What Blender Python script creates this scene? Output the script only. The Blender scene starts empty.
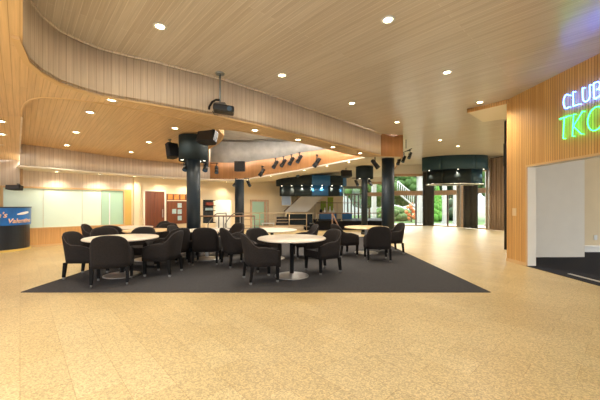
import bpy, math, random
from mathutils import Vector, Matrix
random.seed(7)
PI = math.pi
SC = bpy.context.scene
COL = SC.collection
F, H, VH = 305.0, 1.40, 204.5        # focal length (px), eye height, horizon row

# ------------------------------------------------------------------ measuring helpers
def at(u, v, z=0.0):                  # point at height z
    Y = (z - H) * F / (VH - v)
    return Vector(((u - 300) / F * Y, Y, z))
def atY(u, v, Y):                     # point at depth Y
    return Vector(((u - 300) / F * Y, Y, H + (VH - v) / F * Y))

# ------------------------------------------------------------------ materials
def srgb(r, g, b):
    f = lambda c: (c / 255 / 12.92) if c / 255 <= .04045 else ((c / 255 + .055) / 1.055) ** 2.4
    return (f(r), f(g), f(b), 1)
MATS = {}
def mat(name, rgb, rough=.6, metal=0, spec=.5, noise=0.0, nscale=20, emit=None, estr=0, bump=0):
    m = bpy.data.materials.new(name); m.use_nodes = True
    nt = m.node_tree; b = nt.nodes['Principled BSDF']
    c = srgb(*rgb)
    b.inputs['Base Color'].default_value = c
    b.inputs['Roughness'].default_value = rough
    b.inputs['Metallic'].default_value = metal
    b.inputs['Specular IOR Level'].default_value = spec
    if noise or bump:
        tc = nt.nodes.new('ShaderNodeTexCoord'); n = nt.nodes.new('ShaderNodeTexNoise')
        n.inputs['Scale'].default_value = nscale; n.inputs['Detail'].default_value = 4
        nt.links.new(tc.outputs['Object'], n.inputs['Vector'])
        if noise:
            r = nt.nodes.new('ShaderNodeMapRange')
            r.inputs['To Min'].default_value = 1 - noise; r.inputs['To Max'].default_value = 1 + noise
            r.inputs['From Min'].default_value = .3; r.inputs['From Max'].default_value = .7
            mx = nt.nodes.new('ShaderNodeVectorMath'); mx.operation = 'SCALE'
            mx.inputs[0].default_value = c[:3]
            nt.links.new(n.outputs['Fac'], r.inputs['Value']); nt.links.new(r.outputs[0], mx.inputs['Scale'])
            nt.links.new(mx.outputs[0], b.inputs['Base Color'])
        if bump:
            bp = nt.nodes.new('ShaderNodeBump'); bp.inputs['Strength'].default_value = bump; bp.inputs['Distance'].default_value = .01
            nt.links.new(n.outputs['Fac'], bp.inputs['Height']); nt.links.new(bp.outputs[0], b.inputs['Normal'])
    if emit:
        b.inputs['Emission Color'].default_value = srgb(*emit); b.inputs['Emission Strength'].default_value = estr
    MATS[name] = m
    return m

def plank(name, c1, c2, cm, rot=0.0, row=.1, length=3.0, mortar=.008, rough=.45, uv=False, bump=.25, grain=.12):
    """boards: brick texture whose rows are the boards, plus stretched grain"""
    m = bpy.data.materials.new(name); m.use_nodes = True
    nt = m.node_tree; b = nt.nodes['Principled BSDF']; L = nt.links.new
    tc = nt.nodes.new('ShaderNodeTexCoord'); mp = nt.nodes.new('ShaderNodeMapping')
    mp.inputs['Rotation'].default_value = (0, 0, rot)
    L(tc.outputs['UV' if uv else 'Object'], mp.inputs['Vector'])
    br = nt.nodes.new('ShaderNodeTexBrick')
    br.inputs['Color1'].default_value = srgb(*c1); br.inputs['Color2'].default_value = srgb(*c2); br.inputs['Mortar'].default_value = srgb(*cm)
    br.inputs['Scale'].default_value = 1; br.inputs['Mortar Size'].default_value = mortar / 2
    br.inputs['Mortar Smooth'].default_value = .3; br.inputs['Bias'].default_value = 0
    br.inputs['Brick Width'].default_value = length; br.inputs['Row Height'].default_value = row
    L(mp.outputs[0], br.inputs['Vector'])
    m2 = nt.nodes.new('ShaderNodeMapping'); m2.inputs['Scale'].default_value = (.8, 30, 4); L(mp.outputs[0], m2.inputs['Vector'])
    n = nt.nodes.new('ShaderNodeTexNoise'); n.inputs['Scale'].default_value = 1.5; n.inputs['Detail'].default_value = 5
    L(m2.outputs[0], n.inputs['Vector'])
    r = nt.nodes.new('ShaderNodeMapRange'); r.inputs['From Min'].default_value = .3; r.inputs['From Max'].default_value = .7
    r.inputs['To Min'].default_value = 1 - grain; r.inputs['To Max'].default_value = 1 + grain
    L(n.outputs['Fac'], r.inputs['Value'])
    mx = nt.nodes.new('ShaderNodeVectorMath'); mx.operation = 'SCALE'
    L(br.outputs['Color'], mx.inputs[0]); L(r.outputs[0], mx.inputs['Scale']); L(mx.outputs[0], b.inputs['Base Color'])
    b.inputs['Roughness'].default_value = rough
    bp = nt.nodes.new('ShaderNodeBump'); bp.inputs['Strength'].default_value = bump; bp.inputs['Distance'].default_value = .01; bp.invert = True
    L(br.outputs['Fac'], bp.inputs['Height']); L(bp.outputs[0], b.inputs['Normal'])
    MATS[name] = m
    return m

PROT = -math.atan2(1, -.918)
M = MATS
plank('plank_high', (198, 188, 174), (187, 175, 159), (218, 210, 198), PROT, .085, 3.4, .006, .28)
plank('plank_low', (212, 178, 130), (204, 169, 121), (170, 130, 80), PROT, .085, 3.2, .006, .45)
plank('fascia_wood', (220, 204, 184), (211, 193, 172), (165, 135, 102), 0, .11, 9, .006, .5, uv=True, bump=.12)
plank('fascia_warm', (190, 136, 86), (180, 127, 78), (158, 112, 68), 0, .14, 9, .005, .5, uv=True, bump=.1)
plank('slat_wood', (214, 166, 98), (198, 148, 82), (132, 88, 42), 0, .055, 9, .010, .5, uv=True, bump=.7)
plank('panel_wood', (212, 164, 100), (202, 152, 90), (180, 132, 76), 0, .6, 9, .004, .5, uv=True, bump=.1)
plank('door_wood', (122, 66, 34), (98, 50, 26), (60, 30, 16), 0, .14, 9, .006, .35, uv=True, bump=.2, grain=.25)
mat('gray_plaster', (182, 182, 180), .85, noise=.16, nscale=4)
mat('cream_wall', (226, 208, 172), .8, noise=.03, nscale=2)
mat('white_wall', (228, 222, 208), .75, noise=.02, nscale=3)
mat('soffit_white', (230, 220, 200), .7)
mat('trim_tan', (206, 170, 120), .5)
mat('carpet_dark', (62, 60, 59), 1, noise=.25, nscale=60, bump=.3, spec=.1)
mat('carpet_black', (44, 44, 48), 1, noise=.3, nscale=60, bump=.3, spec=.1)
mat('fabric', (33, 28, 25), .9, noise=.22, nscale=45, bump=.25, spec=.25)
mat('piping', (70, 62, 56), .8)
mat('black_wood', (14, 12, 11), .7, spec=.15)
mat('black_metal', (22, 23, 25), .4, metal=0)
mat('black_matte', (14, 15, 16), .6)
mat('drum_dark', (32, 42, 44), .7, spec=.25)
mat('column_dark', (26, 36, 42), .5, spec=.35)
mat('chrome', (176, 172, 166), .42, metal=.9)
mat('silver', (150, 158, 162), .35, metal=.8)
mat('laminate', (202, 190, 172), .28, noise=.04, nscale=25)
mat('laminate_warm', (206, 176, 130), .3, noise=.04, nscale=25)
mat('laminate_edge', (168, 140, 104), .4)
mat('white_metal', (222, 224, 222), .4)
mat('white_paint', (236, 234, 226), .55)
mat('brass', (190, 168, 136), .4, metal=.3)
mat('rail_wood', (132, 100, 76), .4)
mat('steel_post', (116, 112, 106), .4, metal=.4)
mat('glow_warm', (255, 240, 205), .5, emit=(255, 236, 196), estr=14)
mat('lens_glow', (255, 250, 235), .5, emit=(255, 246, 226), estr=2.5)
mat('lens_dark', (70, 92, 112), .1)
mat('blue_paint_and_light', (34, 92, 138), .35)  # on canopy panels and bar front this colour carries blue light
mat('teal_paint', (30, 64, 80), .6)
mat('desk_blue', (30, 100, 176), .3, noise=.25, nscale=2.5)
mat('desk_black', (28, 34, 42), .3)
mat('desk_plinth', (206, 178, 96), .4)
mat('letter_orange', (228, 186, 158), .5)
mat('letter_white', (238, 236, 232), .5)
mat('pane_green', (214, 232, 214), .16, noise=.03, nscale=1)
mat('pane_green_dark', (168, 202, 176), .16, noise=.05, nscale=1)
mat('yellow_paint', (206, 168, 84), .5)
mat('window_wood', (194, 162, 134), .45, noise=.1, nscale=8)
mat('window_dark', (84, 60, 42), .45)
mat('curtain_dark', (92, 90, 86), .85)
mat('curtain_brown', (186, 164, 146), .85)
mat('curtain_sheer', (196, 190, 180), .85)
mat('grass', (66, 92, 36), .95, noise=.3, nscale=8)
mat('leaf', (62, 90, 34), .8, noise=.35, nscale=3)
mat('leaf_dark', (36, 56, 28), .8, noise=.35, nscale=3)
mat('conifer', (70, 118, 26), .8, noise=.3, nscale=9)
mat('bark', (96, 76, 58), .9)
mat('outside_white', (170, 170, 166), .6)
mat('paving', (150, 148, 140), .8)
mat('roof_brown', (116, 92, 70), .8)
mat('flower', (206, 112, 62), .8)
mat('picture_green', (138, 158, 32), .5, noise=.35, nscale=14)
mat('frame_pale', (214, 200, 170), .5)
mat('orange_panel', (206, 132, 58), .4, noise=.2, nscale=8)
mat('poster_blue', (160, 186, 190), .4, noise=.15, nscale=14)
mat('red_brown', (142, 62, 44), .5)
mat('dark_items', (52, 58, 62), .4, noise=.5, nscale=9)
mat('stone_step', (196, 176, 146), .6)
mat('plate_tan', (216, 190, 148), .4)
mat('neon_blue', (120, 180, 255), .4, emit=(60, 110, 255), estr=22)
mat('neon_green', (90, 255, 130), .4, emit=(30, 225, 90), estr=11)
mat('threshold', (206, 202, 194), .35, metal=.5)

def floor_mat():
    m = bpy.data.materials.new('terrazzo_tile'); m.use_nodes = True; nt = m.node_tree; b = nt.nodes['Principled BSDF']; L = nt.links.new
    tc = nt.nodes.new('ShaderNodeTexCoord'); mp = nt.nodes.new('ShaderNodeMapping'); mp.inputs['Rotation'].default_value = (0, 0, PROT)
    L(tc.outputs['Object'], mp.inputs['Vector'])
    br = nt.nodes.new('ShaderNodeTexBrick'); br.offset = .5
    br.inputs['Color1'].default_value = srgb(196, 172, 122); br.inputs['Color2'].default_value = srgb(188, 162, 111); br.inputs['Mortar'].default_value = srgb(160, 128, 78)
    br.inputs['Scale'].default_value = 1; br.inputs['Mortar Size'].default_value = .0022; br.inputs['Mortar Smooth'].default_value = .4
    br.inputs['Brick Width'].default_value = .6; br.inputs['Row Height'].default_value = .3
    L(mp.outputs[0], br.inputs['Vector'])
    v = nt.nodes.new('ShaderNodeTexVoronoi'); v.inputs['Scale'].default_value = 95; L(tc.outputs['Object'], v.inputs['Vector'])
    r = nt.nodes.new('ShaderNodeMapRange'); r.inputs['From Min'].default_value = 0; r.inputs['From Max'].default_value = 1
    r.inputs['To Min'].default_value = .62; r.inputs['To Max'].default_value = 1.18
    sp = nt.nodes.new('ShaderNodeSeparateColor'); L(v.outputs['Color'], sp.inputs[0]); L(sp.outputs[0], r.inputs['Value'])
    n = nt.nodes.new('ShaderNodeTexNoise'); n.inputs['Scale'].default_value = .9; n.inputs['Detail'].default_value = 3; L(tc.outputs['Object'], n.inputs['Vector'])
    r2 = nt.nodes.new('ShaderNodeMapRange'); r2.inputs['From Min'].default_value = .3; r2.inputs['From Max'].default_value = .7
    r2.inputs['To Min'].default_value = .93; r2.inputs['To Max'].default_value = 1.06; L(n.outputs['Fac'], r2.inputs['Value'])
    mu = nt.nodes.new('ShaderNodeMath'); mu.operation = 'MULTIPLY'; L(r.outputs[0], mu.inputs[0]); L(r2.outputs[0], mu.inputs[1])
    mx = nt.nodes.new('ShaderNodeVectorMath'); mx.operation = 'SCALE'; L(br.outputs['Color'], mx.inputs[0]); L(mu.outputs[0], mx.inputs['Scale'])
    L(mx.outputs[0], b.inputs['Base Color']); b.inputs['Roughness'].default_value = .36
    M['floor'] = m
floor_mat()
def glass_mat():
    m = bpy.data.materials.new('clear_glass'); m.use_nodes = True; nt = m.node_tree; nt.nodes.clear(); L = nt.links.new
    o = nt.nodes.new('ShaderNodeOutputMaterial'); t = nt.nodes.new('ShaderNodeBsdfTransparent'); g = nt.nodes.new('ShaderNodeBsdfGlossy')
    g.inputs['Roughness'].default_value = .02; x = nt.nodes.new('ShaderNodeMixShader'); x.inputs[0].default_value = .06
    t.inputs['Color'].default_value = (.95, .98, .97, 1)
    L(t.outputs[0], x.inputs[1]); L(g.outputs[0], x.inputs[2]); L(x.outputs[0], o.inputs[0]); M['glass'] = m
glass_mat()

# ------------------------------------------------------------------ mesh builder
class MB:
    def __init__(s): s.v = []; s.f = []; s.uv = []; s.sm = []
    def face(s, idx, uv=None, smooth=False):
        s.f.append(idx); s.uv.append(uv or [(0, 0)] * len(idx)); s.sm.append(smooth)
    def add(s, pts): n = len(s.v); s.v += [tuple(p) for p in pts]; return n
    def box(s, x0, x1, y0, y1, z0, z1):
        return s.obox(Vector(((x0 + x1) / 2, (y0 + y1) / 2, (z0 + z1) / 2)), (1, 0, 0), (0, 1, 0), (0, 0, 1), abs(x1 - x0) / 2, abs(y1 - y0) / 2, abs(z1 - z0) / 2)
    def obox(s, c, ax, ay, az, hx, hy, hz):
        c = Vector(c); ax, ay, az = Vector(ax), Vector(ay), Vector(az)
        P = [c + ax * (i * hx) + ay * (j * hy) + az * (k * hz) for k in (-1, 1) for j in (-1, 1) for i in (-1, 1)]
        n = s.add(P)
        # uv: u = vertical coordinate, v = horizontal (so board rows stand upright)
        for q in ((0, 2, 3, 1), (4, 5, 7, 6), (0, 1, 5, 4), (2, 6, 7, 3), (0, 4, 6, 2), (1, 3, 7, 5)):
            horiz = q in ((0, 4, 6, 2), (1, 3, 7, 5))
            uv = [(P[i].dot(az), P[i].dot(ay) if horiz else P[i].dot(ax)) for i in q]
            s.face([n + i for i in q], uv)
        return s
    def tube(s, a, b, r0, r1=None, seg=12, cap=True):
        a, b = Vector(a), Vector(b); r1 = r0 if r1 is None else r1
        d = (b - a).normalized(); up = Vector((0, 0, 1)) if abs(d.z) < .95 else Vector((1, 0, 0))
        x = d.cross(up).normalized(); y = d.cross(x)
        ring = lambda c, r: [c + x * (r * math.cos(2 * PI * i / seg)) + y * (r * math.sin(2 * PI * i / seg)) for i in range(seg)]
        n = s.add(ring(a, r0) + ring(b, r1))
        for i in range(seg):
            j = (i + 1) % seg; s.face([n + i, n + j, n + seg + j, n + seg + i], None, True)
        if cap:
            s.face([n + i for i in range(seg)]); s.face([n + seg + i for i in range(seg)][::-1])
        return s
    def path(s, pts, r, seg=8):
        for a, b in zip(pts, pts[1:]): s.tube(a, b, r, r, seg)
        for p in pts[1:-1]: s.ball(p, r, 6)
        return s
    def ball(s, c, r, seg=10, sc=(1, 1, 1)):
        c = Vector(c); rows = seg // 2 + 1; P = []
        for i in range(rows + 1):
            t = PI * i / rows
            for j in range(seg):
                p = 2 * PI * j / seg
                P.append(c + Vector((r * sc[0] * math.sin(t) * math.cos(p), r * sc[1] * math.sin(t) * math.sin(p), r * sc[2] * math.cos(t))))
        n = s.add(P)
        for i in range(rows):
            for j in range(seg):
                k = (j + 1) % seg; s.face([n + i * seg + j, n + (i + 1) * seg + j, n + (i + 1) * seg + k, n + i * seg + k], None, True)
        return s
    def lathe(s, prof, c=(0, 0, 0), seg=32, sx=1, sy=1, rot=0):
        c = Vector(c); P = []; R = Matrix.Rotation(rot, 3, 'Z')
        for r, z in prof:
            for i in range(seg):
                a = 2 * PI * i / seg; P.append(c + R @ Vector((r * sx * math.cos(a), r * sy * math.sin(a), z)))
        n = s.add(P)
        for k in range(len(prof) - 1):
            for i in range(seg):
                j = (i + 1) % seg
                s.face([n + k * seg + i, n + k * seg + j, n + (k + 1) * seg + j, n + (k + 1) * seg + i], None, True)
        if prof[0][0] > 1e-5: s.face([n + i for i in range(seg)][::-1])
        if prof[-1][0] > 1e-5: s.face([n + (len(prof) - 1) * seg + i for i in range(seg)])
        return s
    def prism(s, poly, z0, z1):
        """poly: (x,y) list or with z function; extruded"""
        k = len(poly); n = s.add([(p[0], p[1], z0 if not callable(z0) else z0(p[0], p[1])) for p in poly] + [(p[0], p[1], z1 if not callable(z1) else z1(p[0], p[1])) for p in poly])
        s.face([n + i for i in range(k)]); s.face([n + k + i for i in range(k)][::-1])
        d = 0
        for i in range(k):
            j = (i + 1) % k
            L = math.hypot(poly[j][0] - poly[i][0], poly[j][1] - poly[i][1])
            uv = [(s.v[n + i][2], d), (s.v[n + j][2], d + L), (s.v[n + k + j][2], d + L), (s.v[n + k + i][2], d)]
            s.face([n + i, n + j, n + k + j, n + k + i], uv); d += L
        return s
    def wall(s, pts, zb, zt, th=.06, side=1, smooth=True):
        """upright strip along pts [(x,y)], zb/zt lists or numbers, with thickness to one side"""
        k = len(pts); zb = zb if isinstance(zb, (list, tuple)) else [zb] * k; zt = zt if isinstance(zt, (list, tuple)) else [zt] * k
        nor = []
        for i in range(k):
            a = Vector(pts[max(i - 1, 0)][:2]); b = Vector(pts[min(i + 1, k - 1)][:2]); t = (b - a).normalized(); nor.append(Vector((-t.y, t.x)) * side * th)
        F0 = [(p[0], p[1], zb[i]) for i, p in enumerate(pts)] + [(p[0], p[1], zt[i]) for i, p in enumerate(pts)]
        B0 = [(p[0] + nor[i].x, p[1] + nor[i].y, zb[i]) for i, p in enumerate(pts)] + [(p[0] + nor[i].x, p[1] + nor[i].y, zt[i]) for i, p in enumerate(pts)]
        n = s.add(F0 + B0); m = n + 2 * k; d = 0
        for i in range(k - 1):
            L = math.hypot(pts[i + 1][0] - pts[i][0], pts[i + 1][1] - pts[i][1])
            uv = [(zb[i], d), (zb[i + 1], d + L), (zt[i + 1], d + L), (zt[i], d)]
            s.face([n + i, n + i + 1, n + k + i + 1, n + k + i], uv, smooth)
            s.face([m + i, m + k + i, m + k + i + 1, m + i + 1], [uv[0], uv[3], uv[2], uv[1]], smooth)
            s.face([n + i, m + i, m + i + 1, n + i + 1], [uv[0], uv[0], uv[1], uv[1]])
            s.face([n + k + i, n + k + i + 1, m + k + i + 1, m + k + i], [uv[3], uv[2], uv[2], uv[3]])
            d += L
        s.face([n, n + k, m + k, m]); s.face([n + k - 1, m + k - 1, m + 2 * k - 1, n + 2 * k - 1])
        return s
    def strip(s, A, B, th=.04):
        """slab spanned between two 3-D polylines of equal length; thickness upward"""
        k = len(A); up = Vector((0, 0, th)); A = [Vector(p) for p in A]; B = [Vector(p) for p in B]
        n = s.add(A + B + [p + up for p in A] + [p + up for p in B])
        for i in range(k - 1):
            s.face([n + i, n + i + 1, n + k + i + 1, n + k + i]); s.face([n + 2 * k + i, n + 3 * k + i, n + 3 * k + i + 1, n + 2 * k + i + 1])
            s.face([n + i, n + 2 * k + i, n + 2 * k + i + 1, n + i + 1]); s.face([n + k + i, n + k + i + 1, n + 3 * k + i + 1, n + 3 * k + i])
        s.face([n, n + k, n + 3 * k, n + 2 * k]); s.face([n + k - 1, n + 3 * k - 1, n + 4 * k - 1, n + 2 * k - 1])
        return s
    def build(s, name, m, parent=None, bevel=0):
        me = bpy.data.meshes.new(name); me.from_pydata(s.v, [], s.f); 
        uvl = me.uv_layers.new(name='UVMap'); i = 0
        flat = [c for f in s.uv for c in f]
        for li, c in enumerate(flat): uvl.data[li].uv = c
        me.polygons.foreach_set('use_smooth', s.sm)
        me.materials.append(M[m] if isinstance(m, str) else m); me.update()
        import bmesh
        bm = bmesh.new(); bm.from_mesh(me); bmesh.ops.recalc_face_normals(bm, faces=bm.faces); bm.to_mesh(me); bm.free()
        o = bpy.data.objects.new(name, me); COL.objects.link(o)
        if parent: o.parent = parent
        if bevel:
            md = o.modifiers.new('bevel', 'BEVEL'); md.width = bevel; md.segments = 2; md.limit_method = 'ANGLE'
        return o
def tag(o, label=None, cat=None, group=None, kind=None):
    if label: o['label'] = label
    if cat: o['category'] = cat
    if group: o['group'] = group
    if kind: o['kind'] = kind
    return o
def struct(name, mb, m, parent=None):
    o = mb.build(name, m, parent)
    if not parent: o['kind'] = 'structure'
    return o
def thing(name, label, cat, loc=(0, 0, 0), rz=0, group=None):
    o = bpy.data.objects.new(name, None); COL.objects.link(o); o.location = loc; o.rotation_euler = (0, 0, rz); o.empty_display_size = .1
    return tag(o, label, cat, group)
def dup(o, parent=None):
    c = o.copy(); COL.objects.link(c)
    if parent: c.parent = parent
    for ch in list(o.children): dup(ch, c)
    return c
def face_rot(fx, fy): return math.atan2(-fx, fy)

# ================================================================== SETTING
H1, H2 = 4.0, 3.22
# wall on the left / back, a straight line at about 45 degrees
WP = Vector((-8.83, 10.05)); WD = Vector((.697, .717)); WN = Vector((.717, -.697))
def ws(u):                                           # distance along that wall seen at column u
    a = (u - 300) / F
    return (a * WP.y - WP.x) / (WD.x - a * WD.y)
def wpt(s, d=0): p = WP + WD * s + WN * d; return (p.x, p.y)
def wbox(mb, s0, s1, z0, z1, d0, d1):
    c = WP + WD * ((s0 + s1) / 2) + WN * ((d0 + d1) / 2)
    return mb.obox((c.x, c.y, (z0 + z1) / 2), (WD.x, WD.y, 0), (WN.x, WN.y, 0), (0, 0, 1), abs(s1 - s0) / 2, abs(d1 - d0) / 2, (z1 - z0) / 2)

# floor and carpets
mb = MB(); mb.box(-14, 14, -3, 20.6, -.2, 0); struct('floor', mb, 'floor')
mb = MB(); mb.prism([(-4.44, 4.85), (3.03, 4.85), (3.1, 13.2), (-1.2, 13.2), (-1.6, 10.6), (-4.66, 10.4)], .0, .012)
tag(mb.build('carpet', 'carpet_dark'), 'large dark charcoal carpet under the round tables and chairs', 'carpet')
# high ceiling
top = [(20, -25), (30, 0), (42, 15), (60, 30), (80, 40), (100, 48), (125, 54.5), (150, 60), (185, 69), (220, 78), (260, 91), (300, 105), (340, 119), (381, 134)]
fas = [at(u, v, H1).xy for u, v in top]
fas[0] = Vector((-3.05, 3.32))
# round off
EndA = at(403, 156, H2).xy
WIN = [(2.9, 20.4), (5.95, 20.2), (6.1, 20.1), (8.6, 20.0), (9.9, 18.6), (10.35, 17.75), (10.8, 17.0), (11.05, 16.0), (11.6, 12.0)]
h1 = [(-2.1, 2.28)] + [tuple(p) for p in fas] + [tuple(EndA), (6.0, 20.4)] + [(8.75, 20.2), (10.1, 18.75), (11.0, 17.2), (11.4, 16), (12, 10.6), (6.0, 8.6), (5.3, 7.6), (5.3, -3), (-2.1, -3)]
mb = MB(); mb.prism(h1, H1, H1 + .06); struct('ceiling', mb, 'plank_high')
# fascia A, facing the camera
mb = MB(); mb.wall([(-2.1, 2.28)] + [tuple(p) for p in fas] + [tuple(EndA)], H2 + .006, H1, .05, 1)
struct('trim_1', mb, 'fascia_wood')
mb = MB(); mb.wall([tuple(p) for p in fas] + [tuple(EndA)], H2 - .03, H2 + .02, .07, 1); struct('trim_2', mb, 'trim_tan')
mb = MB(); mb.wall([(-2.1 + .03, 2.28)] + [(p.x + .02, p.y - .02) for p in fas], H1 - .035, H1, .02, 1); struct('trim_3', mb, 'fascia_wood')
mb = MB(); mb.wall([tuple(EndA), (6.0, 20.4)], H2 - .02, H1, .05, 1); struct('trim_4', mb, 'fascia_warm')
mb = MB(); mb.wall([(fas[-1].x + .0, fas[-1].y - .012), (EndA.x, EndA.y - .012)], H2 - .03, H1, .02, 1); struct('trim_5', mb, 'fascia_warm')
# low ceiling band between fascia and recess / well
near_recess = [at(u, v, H2).xy for u, v in ((20, 116), (21, 109), (24, 103), (30, 99), (38, 97.3), (47, 97), (60, 98), (78, 100), (100, 103), (125, 107), (150, 112), (190, 121), (214, 128.5))]
well_near = [at(u, v, H2).xy for u, v in ((240, 131), (275, 138), (300, 142.5), (320, 147), (345, 153.5))]
ringpx = [(20, 166, 2.5), (40, 167.4, 2.5), (60, 169, 2.5), (100, 172.5, 2.5), (140, 175.5, 2.5), (180, 178, 2.5), (210, 179.6, 2.5), (235, 180, 2.5), (248, 179, 2.55), (260, 177, 2.62), (280, 173.6, 2.78), (300, 170, 2.92), (325, 165, 3.06), (345, 161, 3.15), (365, 157.3, 3.21)]
RING = [at(*p) for p in ringpx]
s0 = Vector((-.918 * 3.32, 3.32))
band = [tuple(p) for p in fas] + [tuple(EndA)] + [tuple(RING[-1].xy)] + [tuple(p) for p in reversed(well_near)] + [tuple(p) for p in reversed(near_recess)]
mb = MB(); mb.prism(band, H2, H2 + .05); struct('ceiling_band', mb, 'plank_low')
# recess ceiling, falling gently towards the far ring
def z3(x, y):
    sd = (-.71 * (x + 2.7) + .70 * (y - 5.5)); return 3.40 - .045 * max(sd, 0)
well_left = [at(u, v, 3.25).xy for u, v in ((224, 137), (223, 140), (219, 143.5), (213, 146), (207, 149), (203, 153))]
ring_join = RING[6].xy
rec = [tuple(p) for p in near_recess] + [tuple(p) for p in well_left] + [tuple(ring_join)] + [tuple(p.xy) for p in reversed(RING[:6])]
mb = MB(); mb.prism(rec, z3, lambda x, y: z3(x, y) + .05); struct('ceiling_recess', mb, 'plank_low')
nr = near_recess
mb = MB(); mb.wall([tuple(p) for p in nr], [H2 - .012] * len(nr), [z3(*p) + .03 for p in nr], .03, 1); struct('trim_6', mb, 'trim_tan')
wl = [near_recess[-1]] + well_left + [ring_join]
mb = MB(); mb.wall([tuple(p) for p in wl], [z3(*p) - .05 for p in wl], [4.35] * len(wl), .05, 1); struct('trim_7', mb, 'trim_tan')
mb = MB(); mb.wall([tuple(p) for p in [near_recess[-1]] + well_near + [RING[-1].xy]], H2 - .012, 4.35, .04, -1); struct('trim_8', mb, 'trim_tan')
# the well: gray wall and gray top
gtop = 4.22
GR = [p.copy() for p in RING[6:]]
gw = [(p.x * .985, p.y * .985) for p in GR]
gb = [3.24, 3.26, 3.30, 3.36, 3.48, 3.66, 3.7, 3.6, 3.45]
mb = MB(); mb.wall(gw, gb, gtop, .05, 1); struct('wall_well', mb, 'gray_plaster')
capo = [tuple(p) for p in wl] + [(p[0], p[1]) for p in gw[1:]] + [tuple(p) for p in reversed(well_near)]
mb = MB(); mb.prism(capo, gtop, gtop + .05); struct('ceiling_well', mb, 'gray_plaster')
led = [(p[0] * .988, p[1] * .988) for p in gw]
mb = MB(); mb.wall(led[:7], [gtop - .07] * 7, [gtop] * 7, .06, 1); struct('trim_9', mb, 'steel_post')
# ring fascia: pale left part, warm right part
zt = [z3(p.x, p.y) + .03 for p in RING[:7]]
mb = MB(); mb.wall([tuple(p.xy) for p in RING[:7]], [p.z for p in RING[:7]], zt, .05, 1); struct('trim_10', mb, 'fascia_wood')
mb = MB(); mb.wall([tuple(p.xy) for p in RING[6:]], [p.z for p in RING[6:]], [3.30, 3.32, 3.36, 3.42, 3.54, 3.72, 3.76, 3.66, 3.5], .05, 1); struct('trim_11', mb, 'fascia_warm')
mb = MB(); mb.wall([(p.x * .997, p.y * .997) for p in RING], [p.z - .03 for p in RING], [p.z + .02 for p in RING], .07, 1); struct('trim_12', mb, 'soffit_white')
# soffit behind the ring, out to the walls
outer = [Vector((*wpt(ws(u)), z)) for u, z in ((14, 2.5), (36, 2.5), (60, 2.5), (100, 2.5), (140, 2.5), (180, 2.5), (210, 2.5), (235, 2.5), (248, 2.55), (262, 2.62), (283, 2.78))]
outer += [Vector((.4, 19.0, 2.92)), Vector((1.6, 19.8, 3.06)), Vector((3.0, 20.5, 3.15)), Vector((4.4, 20.5, 3.21))]
mb = MB(); mb.strip(RING + [Vector((EndA.x, EndA.y, H2))], outer + [Vector((6.0, 20.4, 3.21))], .05); struct('ceiling_rear', mb, 'soffit_white')
# left soffit: flat, then sloping down to a bulkhead
A = [Vector((-2.1, 2.31, H2 + .003)), Vector((-.918 * 6.3 + .04, 6.32, H2 + .003)), Vector((-.918 * 9.3, 9.3, 2.76))]
B = [Vector((-14, -2, H2)), Vector((-14, 6.3, H2)), Vector((-14, 9.3, 2.76))]
mb = MB(); mb.strip(A, B, .05); struct('ceiling_left', mb, 'plank_low')
mb = MB(); mb.wall([(p.x, p.y) for p in A[1:]], [H2 - .01, 2.75], [z3(A[1].x, A[1].y) + .05] * 2, .03, 1); struct('trim_13', mb, 'fascia_wood')
mb = MB(); mb.wall([(-8.54, 9.3), (-12.5, 9.3)], 2.0, 2.8, .1, -1); struct('wall_bulkhead', mb, 'fascia_wood')
# dropped corner piece by the neon sign wall
dp = [at(467, 112, 3.93).xy, at(510, 102, 3.93).xy, at(512, 118, 3.93).xy, at(483, 122, 3.93).xy]
mb = MB(); mb.prism([tuple(p) for p in dp], 3.93, 4.0); struct('ceiling_corner', mb, 'soffit_white')
mb = MB(); mb.wall([(dp[0].x, dp[0].y - .02), (dp[1].x, dp[1].y - .02)], 3.9, 4.0, .02, -1); struct('trim_14', mb, 'slat_wood')

# left/back wall
S0, S1 = -3.2, ws(283)
d0, d1 = ws(214.5), ws(232)
mb = MB()
wbox(mb, S0, d0, 0, 3.4, -.15, 0); wbox(mb, d0, d1, 1.63, 3.4, -.15, 0); wbox(mb, d1, S1, 0, 3.4, -.15, 0)
struct('wall_left', mb, 'cream_wall')
# bright corridor behind the white doorway
mb = MB(); wbox(mb, d0 - .6, d0 - .5, 0, 2.4, -3, -.15); wbox(mb, d1 + .9, d1 + 1.0, 0, 2.4, -3, -.15); wbox(mb, d0 - .6, d1 + 1.0, 0, 2.4, -3.1, -3); wbox(mb, d0 - .6, d1 + 1.0, 2.4, 2.5, -3.1, -.15)
wbox(mb, d0 - .6, d1 + 1.0, -.05, 0.0, -3.1, -.15)
struct('wall_corridor', mb, 'white_wall')
q = wpt((d0 + d1) / 2 + .1, -1.5); cl = thing('added_ceiling_lamp', 'round lamp added to brighten the corridor behind the white doorway', 'lamp', (q[0], q[1], 2.4))  # unseen lamp, added so the doorway looks bright
mb = MB(); mb.lathe([(0, -.06), (.12, -.05), (.15, 0)], seg=20); mb.build('diffuser', 'glow_warm', cl)
ld = bpy.data.lights.new('added_corridor_lamp', 'POINT'); ld.energy = 120; ld.color = (1, .97, .92); ld.shadow_soft_size = .1
lo = bpy.data.objects.new('added_corridor_lamp', ld); COL.objects.link(lo); lo.parent = cl; lo.location = (0, 0, -.2)
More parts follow.
